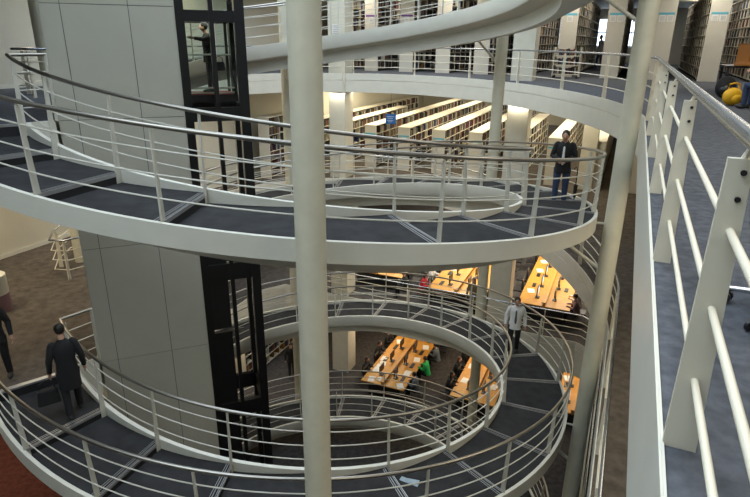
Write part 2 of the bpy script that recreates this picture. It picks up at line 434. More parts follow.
# ------------------------------------------------------------ clad tower in the middle of the ramp
fx, fy = .927, .375
tw = empty('service_tower', (TB[0], TB[1], F3)); tag(tw, 'tall grey panelled service tower rising inside the ramp at the left', 'tower')
W_T = 2.05
def T(a, b, z): return (a*fx-b*fy, a*fy+b*fx, z)      # local: a along the face, b into the tower
core = MB(); core.hexa([T(.012,.012,0),T(W_T-.012,.012,0),T(W_T-.012,2.6,0),T(.012,2.6,0),T(.012,.012,21),T(W_T-.012,.012,21),T(W_T-.012,2.6,21),T(.012,2.6,21)])
core.build('core', M['joint'], tw)
zj = [ZC-13.9, ZC-11.35, ZC-8.70, ZC-6.05, ZC-3.68, ZC-1.33, ZC+.52, ZC+3.0, ZC+5.4]
xs = [0, .30, 1.32, W_T]
zz = [0]+zj[0:]+[21]
for j in range(len(zz)-1):
    for i in range(3):
        b = MB(); g = .006
        x0, x1, z0, z1 = xs[i]+(g if i else 0), xs[i+1]-(g if i < 2 else 0), zz[j]+g, zz[j+1]-g
        if z1-z0 < .1: continue
        b.hexa([T(x0,0,z0),T(x1,0,z0),T(x1,.02,z0),T(x0,.02,z0),T(x0,0,z1),T(x1,0,z1),T(x1,.02,z1),T(x0,.02,z1)])
        b.build('cladding_panel', M['panel'], tw)
for nm, x0, x1 in (('side_cladding', -.005, .012), ('side_cladding', W_T-.012, W_T+.005)):
    b = MB(); b.hexa([T(x0,.0,0),T(x1,.0,0),T(x1,2.6,0),T(x0,2.6,0),T(x0,.0,21),T(x1,.0,21),T(x1,2.6,21),T(x0,2.6,21)]); b.build(nm, M['panel'], tw)

# ------------------------------------------------------------ glazed lift
lx, ly = -4.98, 14.65
la = math.atan2(.375, .927)
lift = empty('glazed_lift_shaft', (lx, ly, F3), la); tag(lift, 'black framed glazed lift shaft beside the grey tower', 'lift shaft')
LW, LD, HT = 1.74, 1.5, 21.0
for x, y, w in ((0.13,0,.40),(LW-.10,0,.24),(LW-.1,LD,.14)):
    MB().box((x, y, HT/2), (w, .22, HT)).build('frame_post', M['black'], lift)
MB().box((.96, -.02, HT/2), (.11, .16, HT)).build('frame_post', M['black'], lift)
for z, h in ((ZC-1.82,.34),(ZC+.53,.26),(ZC+2.6,.5),(ZC-6.2,.5),(ZC-10.8,.5)):
    b = MB()
    for y in (-.01, LD): b.box((LW/2, y, z), (LW-.1, .16, h))
    for x in (.05, LW-.05): b.box((x, LD/2, z), (.14, LD, h))
    b.build('frame_beam', M['black'], lift)
for z0, z1 in ((F3, ZC-8.1),(ZC-8.0, ZC-6.4),(ZC-6.0,ZC-3.9)):
    MB().box((.58, .03, (z0+z1)/2), (.52, .05, z1-z0)).build('unlit_glazing', M['blackpanel'], lift)  # dark sheets stand in for tinted glazing with no light behind
MB().box((.68, -.06, ZC-8.05), (1.0, .05, .05)).build('frame_rail', M['steel'], lift)
MB().box((.98, -.06, ZC-11.3), (.7, .05, .05)).build('frame_rail', M['steel'], lift)
MB().box((1.27, .02, (F0+TOPZ)/2), (.46, .015, TOPZ-F0)).build('glass_panel', M['glass'], lift)
MB().box((.62, .02, (F0+TOPZ)/2), (.56, .015, TOPZ-F0)).build('glass_panel', M['glass'], lift)
# lift car with a passenger
car = empty('lift_car', (lx+.24*.927-.2*.375, ly+.24*.375+.2*.927, F0-.02), la); tag(car, 'glass lift car holding a standing passenger', 'lift car')
CW, CD, CH = 1.25, 1.05, 1.88
MB().box((CW/2,CD/2,-.09), (CW,CD,.18)).build('car_floor', M['black'], car)
MB().box((CW/2,CD/2,CH+.03), (CW,CD,.12)).build('car_roof', M['black'], car)
for x in (.04, CW-.04):
    for y in (.04, CD-.04): MB().box((x,y,CH/2), (.07,.07,CH)).build('car_post', M['black'], car)
MB().tube([(.06,.10,.98),(CW-.06,.10,.98)], .022, 8).build('car_handrail', M['rod'], car, True)
b = MB()
for z in (.05, .17): b.box((CW/2,-.01,z), (CW-.1,.03,.045))
b.build('car_sill', mat('pink_sill',(.8,.62,.55),.4), car)
MB().box((CW/2,CD/2,.006),(CW-.1,CD-.1,.012)).build('floor_mat', M['redc'], car)
MB().box((CW/2,CD/2,CH-.05),(CW*.6,CD*.5,.03)).build('car_lamp', mat('car_lamp', (.9,.9,.85), .5, emit=(1,.93,.82), estr=9), car)

# ------------------------------------------------------------ people
def skin_mesh(verts, edges, radii, sub=2):
    me = bpy.data.meshes.new('tmp'); me.from_pydata(verts, edges, [])
    ob = bpy.data.objects.new('tmp', me); C.objects.link(ob)
    md = ob.modifiers.new('s', 'SKIN'); md.use_smooth_shade = True
    for i, r in enumerate(radii):
        sv = me.skin_vertices[0].data[i]; sv.radius = (r, r) if not isinstance(r, tuple) else r; sv.use_root = (i == 0)
    ms = ob.modifiers.new('u', 'SUBSURF'); ms.levels = sub; ms.render_levels = sub
    dg = bpy.context.evaluated_depsgraph_get(); ev = ob.evaluated_get(dg); m2 = bpy.data.meshes.new_from_object(ev)
    vs = [tuple(v.co) for v in m2.vertices]; fs = [tuple(p.vertices) for p in m2.polygons]
    bpy.data.objects.remove(ob); bpy.data.meshes.remove(me); bpy.data.meshes.remove(m2)
    return vs, fs
def limb_chain(pts, radii, sub=2):
    return skin_mesh(pts, [(i, i+1) for i in range(len(pts)-1)], radii, sub)
def person(loc, heading, label, top, legs, hair='hair', pose='stand', arms='down', shoe='shoe', inner=None, detail=1, height=1.72, look=0.0, longhair=False, stride=.12, group=None, longcoat=False):
    # local frame: +y is the way the person faces, +x their right
    k = height/1.75; root = empty('person', loc, heading); tag(root, label, 'person', group)
    sit = pose == 'sit'
    hz = .50 if sit else .93
    V = lambda x, y, z: Vector((x*k, y*k, z*k))
    lean = .10 if sit else .02
    pel = V(0,0,hz); wa = V(0,.02,hz+.16); ch = V(0,lean*.8,hz+.38); nb = V(0,lean,hz+.53); hd = V(0,lean+.05+look*.06,hz+.68-look*.03)
    sh = [V(s*.17,lean*.9,hz+.49) for s in (-1,1)]
    hip = [V(s*.095,0,hz-.02) for s in (-1,1)]
    if sit: kn = [V(s*.12,.42,hz+.02) for s in (-1,1)]; an = [V(s*.12,.40,.09) for s in (-1,1)]
    else: kn = [V(s*.10,(stride*.7 if s>0 else -stride*.15),.49) for s in (-1,1)]; an = [V(s*.10,(stride if s>0 else -stride),.09) for s in (-1,1)]
    if arms == 'down': el = [V(s*.25,-.03,hz+.22) for s in (-1,1)]; wr = [V(s*.27,.05,hz-.02) for s in (-1,1)]
    elif arms == 'front': el = [V(s*.25,.03,hz+.22) for s in (-1,1)]; wr = [V(s*.06,.24,hz+.17) for s in (-1,1)]
    elif arms == 'desk': el = [V(s*.25,.14,hz+.26) for s in (-1,1)]; wr = [V(s*.14,.38,hz+.29) for s in (-1,1)]
    elif arms == 'wave': el = [V(-.27,.10,hz+.42), V(.25,-.03,hz+.22)]; wr = [V(-.30,.32,hz+.45), V(.27,.05,hz-.02)]
    vs = [pel, wa, ch, nb, hd]; ed = [(0,1),(1,2),(2,3),(3,4)]; rd = [.12,.105,.12,.05,.055]
    for i in (0,1):
        b = len(vs); vs += [sh[i], el[i], wr[i], wr[i]+(wr[i]-el[i]).normalized()*.08*k]; ed += [(2,b),(b,b+1),(b+1,b+2),(b+2,b+3)]; rd += [.05,.038,.026,.032]
        b = len(vs); vs += [hip[i], kn[i], an[i]]; ed += [(0,b),(b,b+1),(b+1,b+2)]; rd += [.085,.052,.036]
    rd = [r*k for r in rd]
    bv, bf = skin_mesh([tuple(v) for v in vs], ed, rd, 1)
    body = MB(); body.add(bv, bf)
    hc = hd+V(0,.01,.04)
    body.ball(hc, (.075*k,.092*k,.115*k), 16, 12)
    body.ball(hc+V(0,.093,-.012), (.013*k,.02*k,.024*k), 8, 6)                       # nose
    for s in (-1,1):
        body.ball(hc+V(s*.076,.0,-.01), (.012*k,.022*k,.032*k), 8, 6)                # ears
        body.ball(hc+V(s*.03,.078,.012), (.012*k,.010*k,.007*k), 8, 6, 1)            # eyes
    body.ball(hc+V(0,.082,-.058), (.024*k,.010*k,.007*k), 8, 6, 2)                   # mouth
    if detail:
        for i in (0,1):
            d = (wr[i]-el[i]).normalized(); s = -1 if i == 0 else 1
            side = d.cross(Vector((1,0,0)) if abs(d.x) < .7 else Vector((0,1,0))).normalized()
            palm = wr[i]+d*.05*k; up = side.cross(d).normalized()
            body.ball(palm+d*.03*k, (.034*k,.034*k,.040*k), 10, 8)
            for j in range(4):
                o = side*(j-1.5)*.018*k; L = (.07,.082,.078,.06)[j]*k
                a = palm+d*.055*k+o; b2 = a+d*L*.55; c = b2+d*L*.35-up*s*L*.3
                body.tube([a, b2, c], .009*k, 6, r2=.007*k)
            a = palm+side*-.03*k; body.tube([a, a+d*.03*k-side*.02*k, a+d*.055*k-side*.022*k], .010*k, 6, r2=.008*k)
    body.build('body', [M['skin'], M['hair'], M['mauve']], root, True)
    # upper garment: lofted body and two tapered sleeves
    def loft(rings, n=20):
        vs = []; fs = []
        for c, rx, ry in rings:
            for a in range(n): vs.append((c.x+rx*k*math.cos(2*PI*a/n), c.y+ry*k*math.sin(2*PI*a/n), c.z))
        for r_ in range(len(rings)-1):
            for a in range(n): fs.append((r_*n+a, r_*n+(a+1)%n, (r_+1)*n+(a+1)%n, (r_+1)*n+a))
        fs.append(tuple(range(n))[::-1]); fs.append(tuple((len(rings)-1)*n+a for a in range(n))); return vs, fs
    def taper(m_, pts, rs, n=12):
        P_ = []; R_ = []
        for a in range(len(pts)-1):
            for t_ in (0,.25,.5,.75): P_.append(pts[a].lerp(pts[a+1], t_)); R_.append(rs[a]+(rs[a+1]-rs[a])*t_)
        P_.append(pts[-1]); R_.append(rs[-1]); vs = []; fs = []
        for q_, p_ in enumerate(P_):
            t_ = (P_[min(q_+1,len(P_)-1)]-P_[max(q_-1,0)]).normalized(); ref = Vector((0,1,0)) if abs(t_.y) < .8 else Vector((0,0,1))
            a_ = t_.cross(ref).normalized(); b_ = a_.cross(t_).normalized()
            for w_ in range(n): g_ = 2*PI*w_/n; vs.append(p_+a_*R_[q_]*k*math.cos(g_)+b_*R_[q_]*k*math.sin(g_))
        for q_ in range(len(P_)-1):
            for w_ in range(n): fs.append((q_*n+w_, q_*n+(w_+1)%n, (q_+1)*n+(w_+1)%n, (q_+1)*n+w_))
        fs.append(tuple(range(n))[::-1]); fs.append(tuple((len(P_)-1)*n+w_ for w_ in range(n))); m_.add(vs, fs)
    drop = (.36 if longcoat else .14) if not sit else .04
    L_ = lambda z, y=0.0: Vector((0, (y+lean*max(0,(z-hz))/.5)*k, z*k))
    j = MB(); j.add(*loft([(L_(hz-drop), .185, .15),(L_(hz-.02),.175,.145),(L_(hz+.14),.158,.128),(L_(hz+.30),.178,.135),(L_(hz+.42),.188,.13),(L_(hz+.49),.165,.11),(L_(hz+.53),.10,.085),(L_(hz+.57),.062,.062)]))
    for i in (0,1):
        a_ = sh[i]*1.0; d_ = (wr[i]-el[i]).normalized()
        taper(j, [Vector((a_.x*.82, a_.y, a_.z)), a_+Vector((0,0,-.03*k)), el[i], wr[i]+d_*.01], [.065,.072,.056,.040])
    for i in (0,1): j.ball(Vector((sh[i].x*.92, sh[i].y, sh[i].z-.01*k)), (.072*k,.072*k,.068*k), 14, 10)
    jk = j.build('jacket' if top in ('coat','wcoat') else 'top', M[top], root, True)
    if inner:
        s_ = MB(); s_.add(*loft([(L_(hz+.05,.045),.05,.10),(L_(hz+.25,.045),.055,.10),(L_(hz+.42,.04),.05,.10),(L_(hz+.55,.02),.045,.055)])); s_.build('shirt', M[inner], root, True)
    t_ = MB(); t_.ball(pel+V(0,0,-.02), (.172*k,.14*k,.13*k), 16, 10)
    for i in (0,1): taper(t_, [hip[i]+V(0,0,-.02), kn[i], an[i]+V(0,0,.0)], [.098,.070,.055])
    t_.build('trousers', M[legs], root, True)
    for i in (0,1):
        f = MB(); a = an[i]; f.ball((a.x, a.y+.06*k, .050*k), (.048*k,.135*k,.048*k), 12, 8); f.build('shoe', M[shoe], root, True)
    h = MB(); h.ball(hc+V(0,-.018,.028), (.088*k,.098*k,.108*k), 14, 10)
    if longhair: h.ball(hc+V(0,-.05,-.08), (.085*k,.06*k,.16*k), 12, 8)
    h.build('hair', M[hair], root, True)
    return root, dict(wr=wr, hd=hd, ch=ch)
def face_dir(dx, dy): return math.atan2(dy, dx)-PI/2

def tread_z(top, bot, deg):
    k = int((deg-NOS[0])//15); f = (deg-NOS[k])/15
    a = zline(top,bot,NOS[k])-.145; b = zline(top,bot,NOS[k+1]); return a+(b-a)*f
# on the upper ring
p = rp(5.85, -5.5, 0); z = tread_z(F0, F1, -5.5)
person((p.x, p.y, z), face_dir(-.45,-1), 'person in black jacket and blue jeans looking down at their hands on the upper ramp', 'coat', 'jeans', arms='front', shoe='wshoe', inner='whites', look=1, height=1.66, stride=.05)
b = MB(); q = Vector((p.x+.36, p.y+.08, z))
um = MB().tube([q+Vector((0,0,.02)), q+Vector((.0,0,.5))], .012, 8).tube([q+Vector((0,0,.18)), q+Vector((0,0,.45))], .03, 10, r2=.045).tube([q+Vector((0,0,.5)), q+Vector((0,0,.8)), q+Vector((-.04,0,.84)), q+Vector((-.08,0,.8))], .010, 8)
o = um.build('umbrella', M['coat'], None, True); tag(o, 'closed black umbrella beside the person on the upper ramp', 'umbrella')
# on the lower ring
p = rp(5.86, 13.5, 0); z = tread_z(F1, F2, 13.5)
person((p.x, p.y, z), face_dir(-.25,-1), 'person in pale jacket and dark trousers walking down the lower ramp', 'wcoat', 'trousers', arms='down', inner='gshirt', height=1.70, stride=.08)
# bottom left, coat and bag, seen from behind
p = rp(5.42, -128.3, 0); z = tread_z(F1, F2, -128.3)
_, J = person((p.x, p.y, z), face_dir(-.55,.8), 'person in long black coat carrying a bag at the head of the lower ramp', 'coat', 'trousers', arms='down', height=1.70, stride=.14, longcoat=True)
def handbag(loc, rz, lab, s=1.0):
    r = empty('shoulder_bag', loc, rz); tag(r, lab, 'bag')
    m_ = MB(); m_.box((0,0,.15*s), (.36*s,.15*s,.28*s), 0, 0, .82); m_.build('bag_body', M['coat'], r, bevel=.03)
    m_ = MB(); m_.tube([(-.12*s,0,.28*s),(-.10*s,0,.40*s),(0,0,.46*s),(.10*s,0,.40*s),(.12*s,0,.28*s)], .012*s, 8); m_.build('handle', M['coat'], r, True)
    return r
hb = Vector((p.x-.30, p.y-.18, z+.32)); handbag(hb, .6, 'black bag held low by the person in the long coat')
person((-6.83, 9.02, F1), face_dir(.5,-1), 'person in black clothes cut off by the left edge of the picture', 'coat', 'trousers', arms='down', height=1.72, stride=.1)
# lift passenger
pl = Vector((lx, ly, 0))+Vector((fx*.92-fy*.70, fy*.92+fx*.70, 0))
person((pl.x, pl.y, F0-.02), face_dir(-1,-.3), 'dark clothed passenger standing inside the glass lift car', 'coat', 'trousers', arms='wave', hair='coat', height=1.74, stride=.03)
handbag((pl.x+.27, pl.y-.05, F0+.55), .4, 'black handbag hanging beside the lift passenger', .8)
# far aisle
q = W(36.5, -2.05, F0); person((q.x,q.y,F0), face_dir(-1,-.2), 'person in pale blue shirt standing in a far book aisle', 'wcoat', 'jeans', arms='down', detail=0, height=1.75)

b = MB(); b.box((0,0,.004),(.34,.10,.006),0); b.box((.05,.03,.010),(.22,.09,.006),.25)
o = b.build('leaflet', mat('pale_blue_paper',(.35,.45,.52),.6)); lp = rp(5.36,-62.6,0); o.location = (lp.x,lp.y,tread_z(F1,F2,-62.6)+.004); o.rotation_euler = (0,0,-.5); tag(o,'pale blue leaflet lying on the tread of the lower ramp','leaflet')

# ------------------------------------------------------------ bookshelves
BK_AL = 25.7; PP0 = -9.9; SP = 1.75
rzU = math.atan2(U.y, U.x)
stuff = {'F0': MB(), 'F1': MB(), 'FX': MB()}
indiv = []
def shelf(z0, al, pp, length, tiers, th, name_label, key, header, width=.62, faces=(1,), cards=1, ind=0, group='tall bookshelves'):
    L0 = W(al, pp, z0); root = empty('bookshelf', L0, rzU); tag(root, name_label, 'bookshelf', group)
    H = tiers*th+.12
    for x in (0, length): MB().box((x+.02 if x == 0 else x-.02, 0, H/2), (.04, width, H)).build('end_panel', M['shelfend'], root)
    MB().box((length/2, 0, H/2), (length-.08, .02, H-.04)).build('back_panel', M['shelfback'], root)
    MB().box((length/2, 0, H+.02), (length+.02, width+.02, .04)).build('top_board', M['shelf'], root)
    for t in range(tiers):
        MB().box((length/2, 0, .10+t*th), (length-.08, width-.02, .025)).build('shelf_board', M['shelf'], root)
    if header:
        hz_ = 2.25 if H > 2.6 else 1.5
        for i in range(cards):
            dy = (-.135, .135)[i] if cards == 2 else 0
            c = MB(); c.box((-.004, dy, hz_), (.008, .22, .24)); cd = c.build('label_card', M['paper'], root)
            l_ = MB()
            for zz2 in (.05,.01,-.03,-.07): l_.box((-.0095, dy, hz_+zz2), (.003, .16, .012))
            l_.build('printed_lines', M['ink'], cd)
        MB().box((-.006, 0, hz_+.16), (.012, .54, .08)).build('header_strip', M[header], root)
    # upright dividers every 0.9 m on the visible face, and books
    for s in faces:
        d_ = MB(); x = .9
        while x < length-.3: d_.box((x, s*width/4, H/2), (.02, width/2-.02, H-.1)); x += .9
        d_.build('bay_divider', M['shelf'], root)
        sb = stuff[key]
        for t in range(tiers):
            x = .06; zb = .1125+t*th
            while x < length-.15:
                w = random.choice((.04,.05,.06,.08)) if x < 3 else random.choice((.08,.11,.14))
                if random.random() < .09: x += random.uniform(.1,.5); continue
                bh = th*random.uniform(.66,.90); bd = random.uniform(.17,.24); mi = random.choices(range(10), (3,3,3,2,2,5,1,2,2,2))[0]
                if (x % .9) < .012 or (x+w) % .9 < w: x += .02
                c = Vector((x+w/2, s*(width/2-.01-bd/2-random.uniform(.02,.05)), zb+bh/2))
                if ind and len(indiv) < 300 and x < ind: indiv.append((root, c, (w*.94,bd,bh), mi, t))
                else:
                    g = L0+Vector((c.x*U.x+c.y*(-U.y), c.x*U.y+c.y*U.x, c.z)); sb.box(g, (w*.94,bd,bh), rzU, mi)
                x += w
    return root
ords = ['leftmost','second','third','fourth','fifth','sixth','seventh','eighth','ninth','tenth','eleventh','twelfth','thirteenth','fourteenth']
# s=+1 is the left side of a shelf (towards -N), s=-1 the right side
n0 = 0
order = sorted(range(-2, 9), key=lambda k: -k)
for k in order:
    pp = PP0+.13+SP*k
    pass
    right = pp < 0
    lab = 'tall bookshelf on the top gallery floor, %s from the left' % ords[k+2]
    hd_ = 'lblue' if k >= 3 else 'purple'
    if k >= 7: lab = ('tall full bookshelf whose end panel carries blue-headed cards, behind the gallery handrail' if k == 7 else lab)
    shelf(F0, BK_AL+(1.0 if k in (3,-2) else 0), pp, 8.0 if k in (3,-2) else 13.0, 8, .385, lab, 'F0', hd_, .66, (-1,) if right else (1,), 2 if k > 4 else 1, 2.2 if k == 7 else 0, 'tall bookshelves on the gallery floor')
for k in range(-3, 9):
    pp = PP0+.13+SP*k
    shelf(F1, BK_AL+(1.0 if k in (3,-2) else 0), pp, 8.0 if k in (3,-2) else 16.0, 5, .385, 'pale bookshelf with a bright top on the floor below the gallery, %s from the left' % ords[k+3], 'F1', 'lblue', .60, (-1,), 1, 0, 'pale bookshelves on the floor below')
shelf(F1, 21.3, -14.75, 4.2, 7, .37, 'tall bookcase left of the thick round column, on the floor below the gallery', 'F1', None, .55, (-1,), 1, 0, 'pale bookshelves on the floor below')
for i, (al, pp) in enumerate(((17.6,-14.1),(17.6,-15.0))):
    if i == 0: shelf(F3, al, pp, 7.0, 4, .38, 'low slatted bookshelf on the lowest floor seen past the lift', 'FX', None, .55, (-1,), 1, 0, 'low shelves')
for key, lab in (('F0','books filling the tall shelves on the gallery floor'),('F1','books filling the pale shelves on the floor below the gallery'),('FX','books in the low shelf on the lowest floor')):
    o = stuff[key].build('book', BM); tag(o, lab, 'books', None, 'stuff')
bmesh_cache = {}
for root, c, sz, mi, t in indiv:
    key = (round(sz[0],2), round(sz[2],2), mi)
    if key not in bmesh_cache:
        m_ = MB(); m_.box((0,0,0), (key[0], .2, key[1])); m_.box((0,.0,-0.004), (key[0]*.7,.204,key[1]*.5), 0, 1)
        bmesh_cache[key] = m_.mesh('book', [BM[mi], BM[mi]])
    o = bpy.data.objects.new('book', bmesh_cache[key]); C.objects.link(o)
    base = root.location; o.location = (base.x+c.x*U.x-c.y*U.y, base.y+c.x*U.y+c.y*U.x, base.z+.1125+t*.385+key[1]/2); o.rotation_euler = (0,0,rzU)
    tier = ['lowest','second lowest','third lowest','fourth lowest','fourth highest','third highest','second highest','topmost'][t]
    tag(o, '%s book on the %s shelf of the tall case behind the handrail' % (BOOKN[mi], tier), 'book', '%s books, %s shelf behind the handrail' % (BOOKN[mi], tier))

# square columns standing in line with the shelf ends
for al, pp, z0_, lab in ((22.5,-3.85,F1,'large square cream column among the bookshelves, right of centre'),(23.3,-11.9,F1,'large square cream column among the shelves just right of the thick round column'),(20.75,-3.62,F2,'square column in the upper reading room behind the person in the pale jacket'),(20.6,-10.5,F3,'square column rising through the reading rooms just right of the thick round column'),
                    (36.3,-4.52,F3,'distant square column behind the right-hand one'),(36.3,-13.27,F3,'distant square column behind the hanging blue sign')):
    o = MB().box((0,0,((F1-SL if z0_ < F1 else TOPZ)-z0_)/2), (.80,.80,(F1-SL if z0_ < F1 else TOPZ)-z0_)).build('square_column', M['cream'], None, bevel=.02); p = W(al,pp); o.location = (p.x,p.y,z0_); o.rotation_euler = (0,0,rzU)
    tag(o, lab, 'column', 'square columns')
q = W(25.8,-1.35); o = MB().box((0,0,0), (.62,.62,F0-SL-F1)).build('square_column', M['cream'], None, bevel=.02); o.location = (q.x,q.y,(F1+F0-SL)/2); o.rotation_euler = (0,0,rzU)
tag(o, 'slim square column on the floor below, behind the ramp beside the right round column', 'column')
# posters on the left square column, top floor
q = W(22.885,-11.9, F0+1.75); po = empty('notice', q, rzU); tag(po, 'small white notice on the square column right of the thick round column', 'notice')
MB().box((0,0,0),(.012,.34,.46)).build('sheet', M['paper'], po)
b = MB()
for z in (.15,.08,.01,-.06,-.13): b.box((-.008,0,z),(.004,.26,.018))
b.build('printed_lines', M['ink'], po)
# hanging blue sign
q = Vector((.62, 24.9, 0)); sg = empty('hanging_sign', (q.x,q.y,ZC-3.15), 0); tag(sg, 'small blue sign hanging above the pale bookshelves', 'sign')
MB().box((0,0,0),(.44,.02,.42)).build('sign_board', M['blue'], sg)
b = MB()
for z, w in ((.10,.30),(.03,.22),(-.06,.26),(-.12,.18)): b.box((-.02,-.012,z),(w,.004,.018))
b.build('printed_lines', M['paper'], sg)
MB().tube([(0,0,.2),(0,0,F0-SL-(ZC-3.15))], .008, 6).build('hanger', M['plastic'], sg)

# returns trolley with books, gallery floor behind the railing
q = W(24.9, -2.6, F0); tr = empty('book_trolley', q, rzU-PI/2); tag(tr, 'cream trolley of books standing by the shelf ends on the gallery', 'trolley')
for x in (-.5,.5): MB().box((x,0,.62),(.04,.45,1.1)).build('side_panel', M['shelf'], tr)
for z in (.15,.5,.85): MB().box((0,0,z),(.98,.44,.03)).build('shelf_board', M['shelf'], tr)
for x in (-.45,.45):
    for y in (-.17,.17): MB().ball((x,y,.05),(.05,.03,.05)).build('wheel', M['plastic'], tr, True)
bk = [m_ for m_ in bmesh_cache.values()]
for z in (.165,.515,.865):
    for i in range(13):
        mi = random.randrange(10); h = random.uniform(.2,.27)
        m_ = MB(); m_.box((0,0,h/2),(.055,.2,h)); o = m_.build('book', BM[mi]); L = Vector((-.43+i*.066,-.05,z)); R_ = Matrix.Rotation(rzU-PI/2,4,'Z')
        o.location = Vector(q)+(R_ @ L); o.rotation_euler = (0,0,rzU-PI/2)
        tag(o, '%s book on the %s shelf of the cream trolley' % (BOOKN[mi], {.165:'bottom',.515:'middle',.865:'top'}[z]), 'book', '%s books, %s shelf of the trolley' % (BOOKN[mi], {.165:'bottom',.515:'middle',.865:'top'}[z]))

# ------------------------------------------------------------ reading-room desks
def desk(al, pp, length, width, z, label, group):
    r = empty('reading_desk', W(al,pp,z), rzU); tag(r, label, 'desk', group)
    for s in (-1,1):
        MB().box((length/2, s*(width/4+.02), .735),(length, width/2-.05, .04)).build('desk_top', M['wood'], r, bevel=.006)
    MB().box((length/2, 0, .80),(length, .06, .22)).build('divider', M['woodd'], r)
    MB().box((length/2, 0, .90),(length, .16, .03)).build('ledge', M['wood'], r)
    x = .25
    while x < length:
        MB().box((x,0,.355),(.05,width-.5,.71)).build('end_frame', M['plastic'], r); x += (length-.5)/3
    return r
def monitor_at(p, rz, lab, grp, on=False):
    r = empty('monitor', p, rz); tag(r, lab, 'monitor', grp)
    MB().box((0,0,.012),(.22,.18,.024)).build('base', M['plastic'], r)
    MB().box((0,.03,.12),(.05,.03,.2)).build('neck', M['plastic'], r)
    MB().box((0,0,.33),(.46,.04,.32)).build('casing', M['plastic'], r, bevel=.008)
    MB().box((0,-.022,.33),(.42,.004,.28)).build('screen', M['screen' if on else 'blackpanel'], r)
    return r
def keyboard_at(p, rz, lab, grp):
    b = MB(); b.box((0,0,.01),(.42,.15,.02),0,0,.96)
    for j in range(4): b.box((0,-.05+j*.033,.023),(.38,.024,.006))
    o = b.build('keyboard', M['plastic']); o.location = p; o.rotation_euler = (0,0,rz); tag(o, lab, 'keyboard', grp)
def paper_at(p, rz, lab, grp, s=1):
    b = MB(); b.hexa([(-.2*s,-.14*s,0),(0,-.14*s,.012),(0,.14*s,.012),(-.2*s,.14*s,0),(-.2*s,-.14*s,.012),(0,-.14*s,.03),(0,.14*s,.03),(-.2*s,.14*s,.012)])
    b.hexa([(0,-.14*s,.012),(.2*s,-.14*s,0),(.2*s,.14*s,0),(0,.14*s,.012),(0,-.14*s,.03),(.2*s,-.14*s,.012),(.2*s,.14*s,.012),(0,.14*s,.03)])
    o = b.build('open_book', M['paper']); o.location = p; o.rotation_euler = (0,0,rz); tag(o, lab, 'book', grp)
def chair_at(p, rz, lab, grp):
    r = empty('desk_chair', p, rz); tag(r, lab, 'chair', grp)
    MB().box((0,0,.45),(.46,.46,.07)).build('seat', M['plastic'], r, bevel=.02)
    MB().box((0,-.22,.75),(.44,.05,.45)).build('backrest', M['plastic'], r, bevel=.02)
    for x in (-.2,.2):
        for y in (-.2,.2): MB().tube([(x,y,.004),(x*.9,y*.9,.42)],.014,6).build('leg', M['chrome'], r)
    return r
D = []
D.append((F2, 21.4,-9.3,5.2,2.5,'double reading desk at the left of the upper reading room, seen under the ramp'))
D.append((F2, 20.85,-5.5,7.0,2.4,'double reading desk in the middle of the upper reading room'))
D.append((F2, 21.1,-2.0,7.2,2.0,'double reading desk at the right of the upper reading room with lit screens'))
D.append((F3, 18.9,-7.87,6.2,1.95,'long orange double desk on the lowest floor, left of the pale round column'))
D.append((F3, 19.4,-4.15,6.0,1.85,'long orange double desk on the lowest floor behind the pale round column'))
D.append((F3, 20.2,-.35,7.0,1.3,'orange desk on the lowest floor seen between ramp and right column'))
names_ = ['left upper','middle upper','right upper','left lower','middle lower','right lower']
for di,(z,al,pp,L,w,lab) in enumerate(D):
    desk(al,pp,L,w,z,lab,'reading desks')
    n = int(L//1.25)
    for s in (-1,1):
        for i in range(n):
            x = al+.75+i*1.22; sd = 'left' if s < 0 else 'right'
            on = (di in (1,2) and random.random() < .65) or random.random() < .12
            monitor_at(W(x, pp+s*w*.17, z+.756), rzU+(0 if s < 0 else PI)+0, 'dark monitor along the %s side of the %s desk' % (sd, names_[di]), 'monitors on the %s side of the %s desk' % (sd, names_[di]), on)
            if random.random() < .7: keyboard_at(W(x, pp+s*w*.33, z+.756), rzU, 'black keyboard on the %s side of the %s desk' % (sd, names_[di]), 'keyboards on the %s side of the %s desk' % (sd, names_[di]))
            if random.random() < .55: paper_at(W(x+.55, pp+s*w*.34, z+.756), rzU+random.uniform(-.4,.4), 'open white book lying on the %s side of the %s desk' % (sd, names_[di]), 'open books on the %s side of the %s desk' % (sd, names_[di]))
            if random.random() < .8 and not (di == 1 and s > 0 and x < 22) and not (di == 2 and s < 0 and x < 22) and not (di == 0 and s < 0 and x < 22.2): chair_at(W(x, pp+s*(w/2+.35), z), rzU+(0 if s < 0 else PI), 'black chair on the %s side of the %s desk' % (sd, names_[di]), 'chairs on the %s side of the %s desk' % (sd, names_[di]))
# extra papers at the near end of the lower left desk
for i,(x,y,r_) in enumerate(((19.15,-8.45,.2),(19.25,-8.05,1.2),(19.15,-7.15,.5),(19.9,-8.55,.1),(20.5,-8.5,.3),(20.9,-8.6,0))):
    paper_at(W(x,y,.756), r_+rzU, 'white papers spread on the near end of the left lower desk', 'papers at the near end of the left lower desk', 1.0)
def sitter(al, pp, z, side, label, top, hair='hair', longh=False, h=1.7):
    # side -1 sits left of the desk facing right
    p = W(al, pp, z); d = N*(1 if side < 0 else -1)
    person((p.x,p.y,z), face_dir(d.x,d.y), label, top, 'trousers', hair, pose='sit', arms='desk', detail=0, longhair=longh, height=h, group=None)
sitter(21.0,-7.68,F2,1,'person in black seated with their back to the ramp at the upper reading room','coat')
sitter(21.2,-7.05,F2,-1,'person in a bright red top at the middle upper desk','redc','hair',True)
sitter(22.3,-7.05,F2,-1,'person in a white shirt behind the one in red','whites','hairb')
sitter(21.6,-.75,F2,1,'person with pink and black clothes at the right upper desk','mauve','hair')
sitter(22.4,-.75,F2,1,'person in white shirt at the right upper desk','whites','hairb')
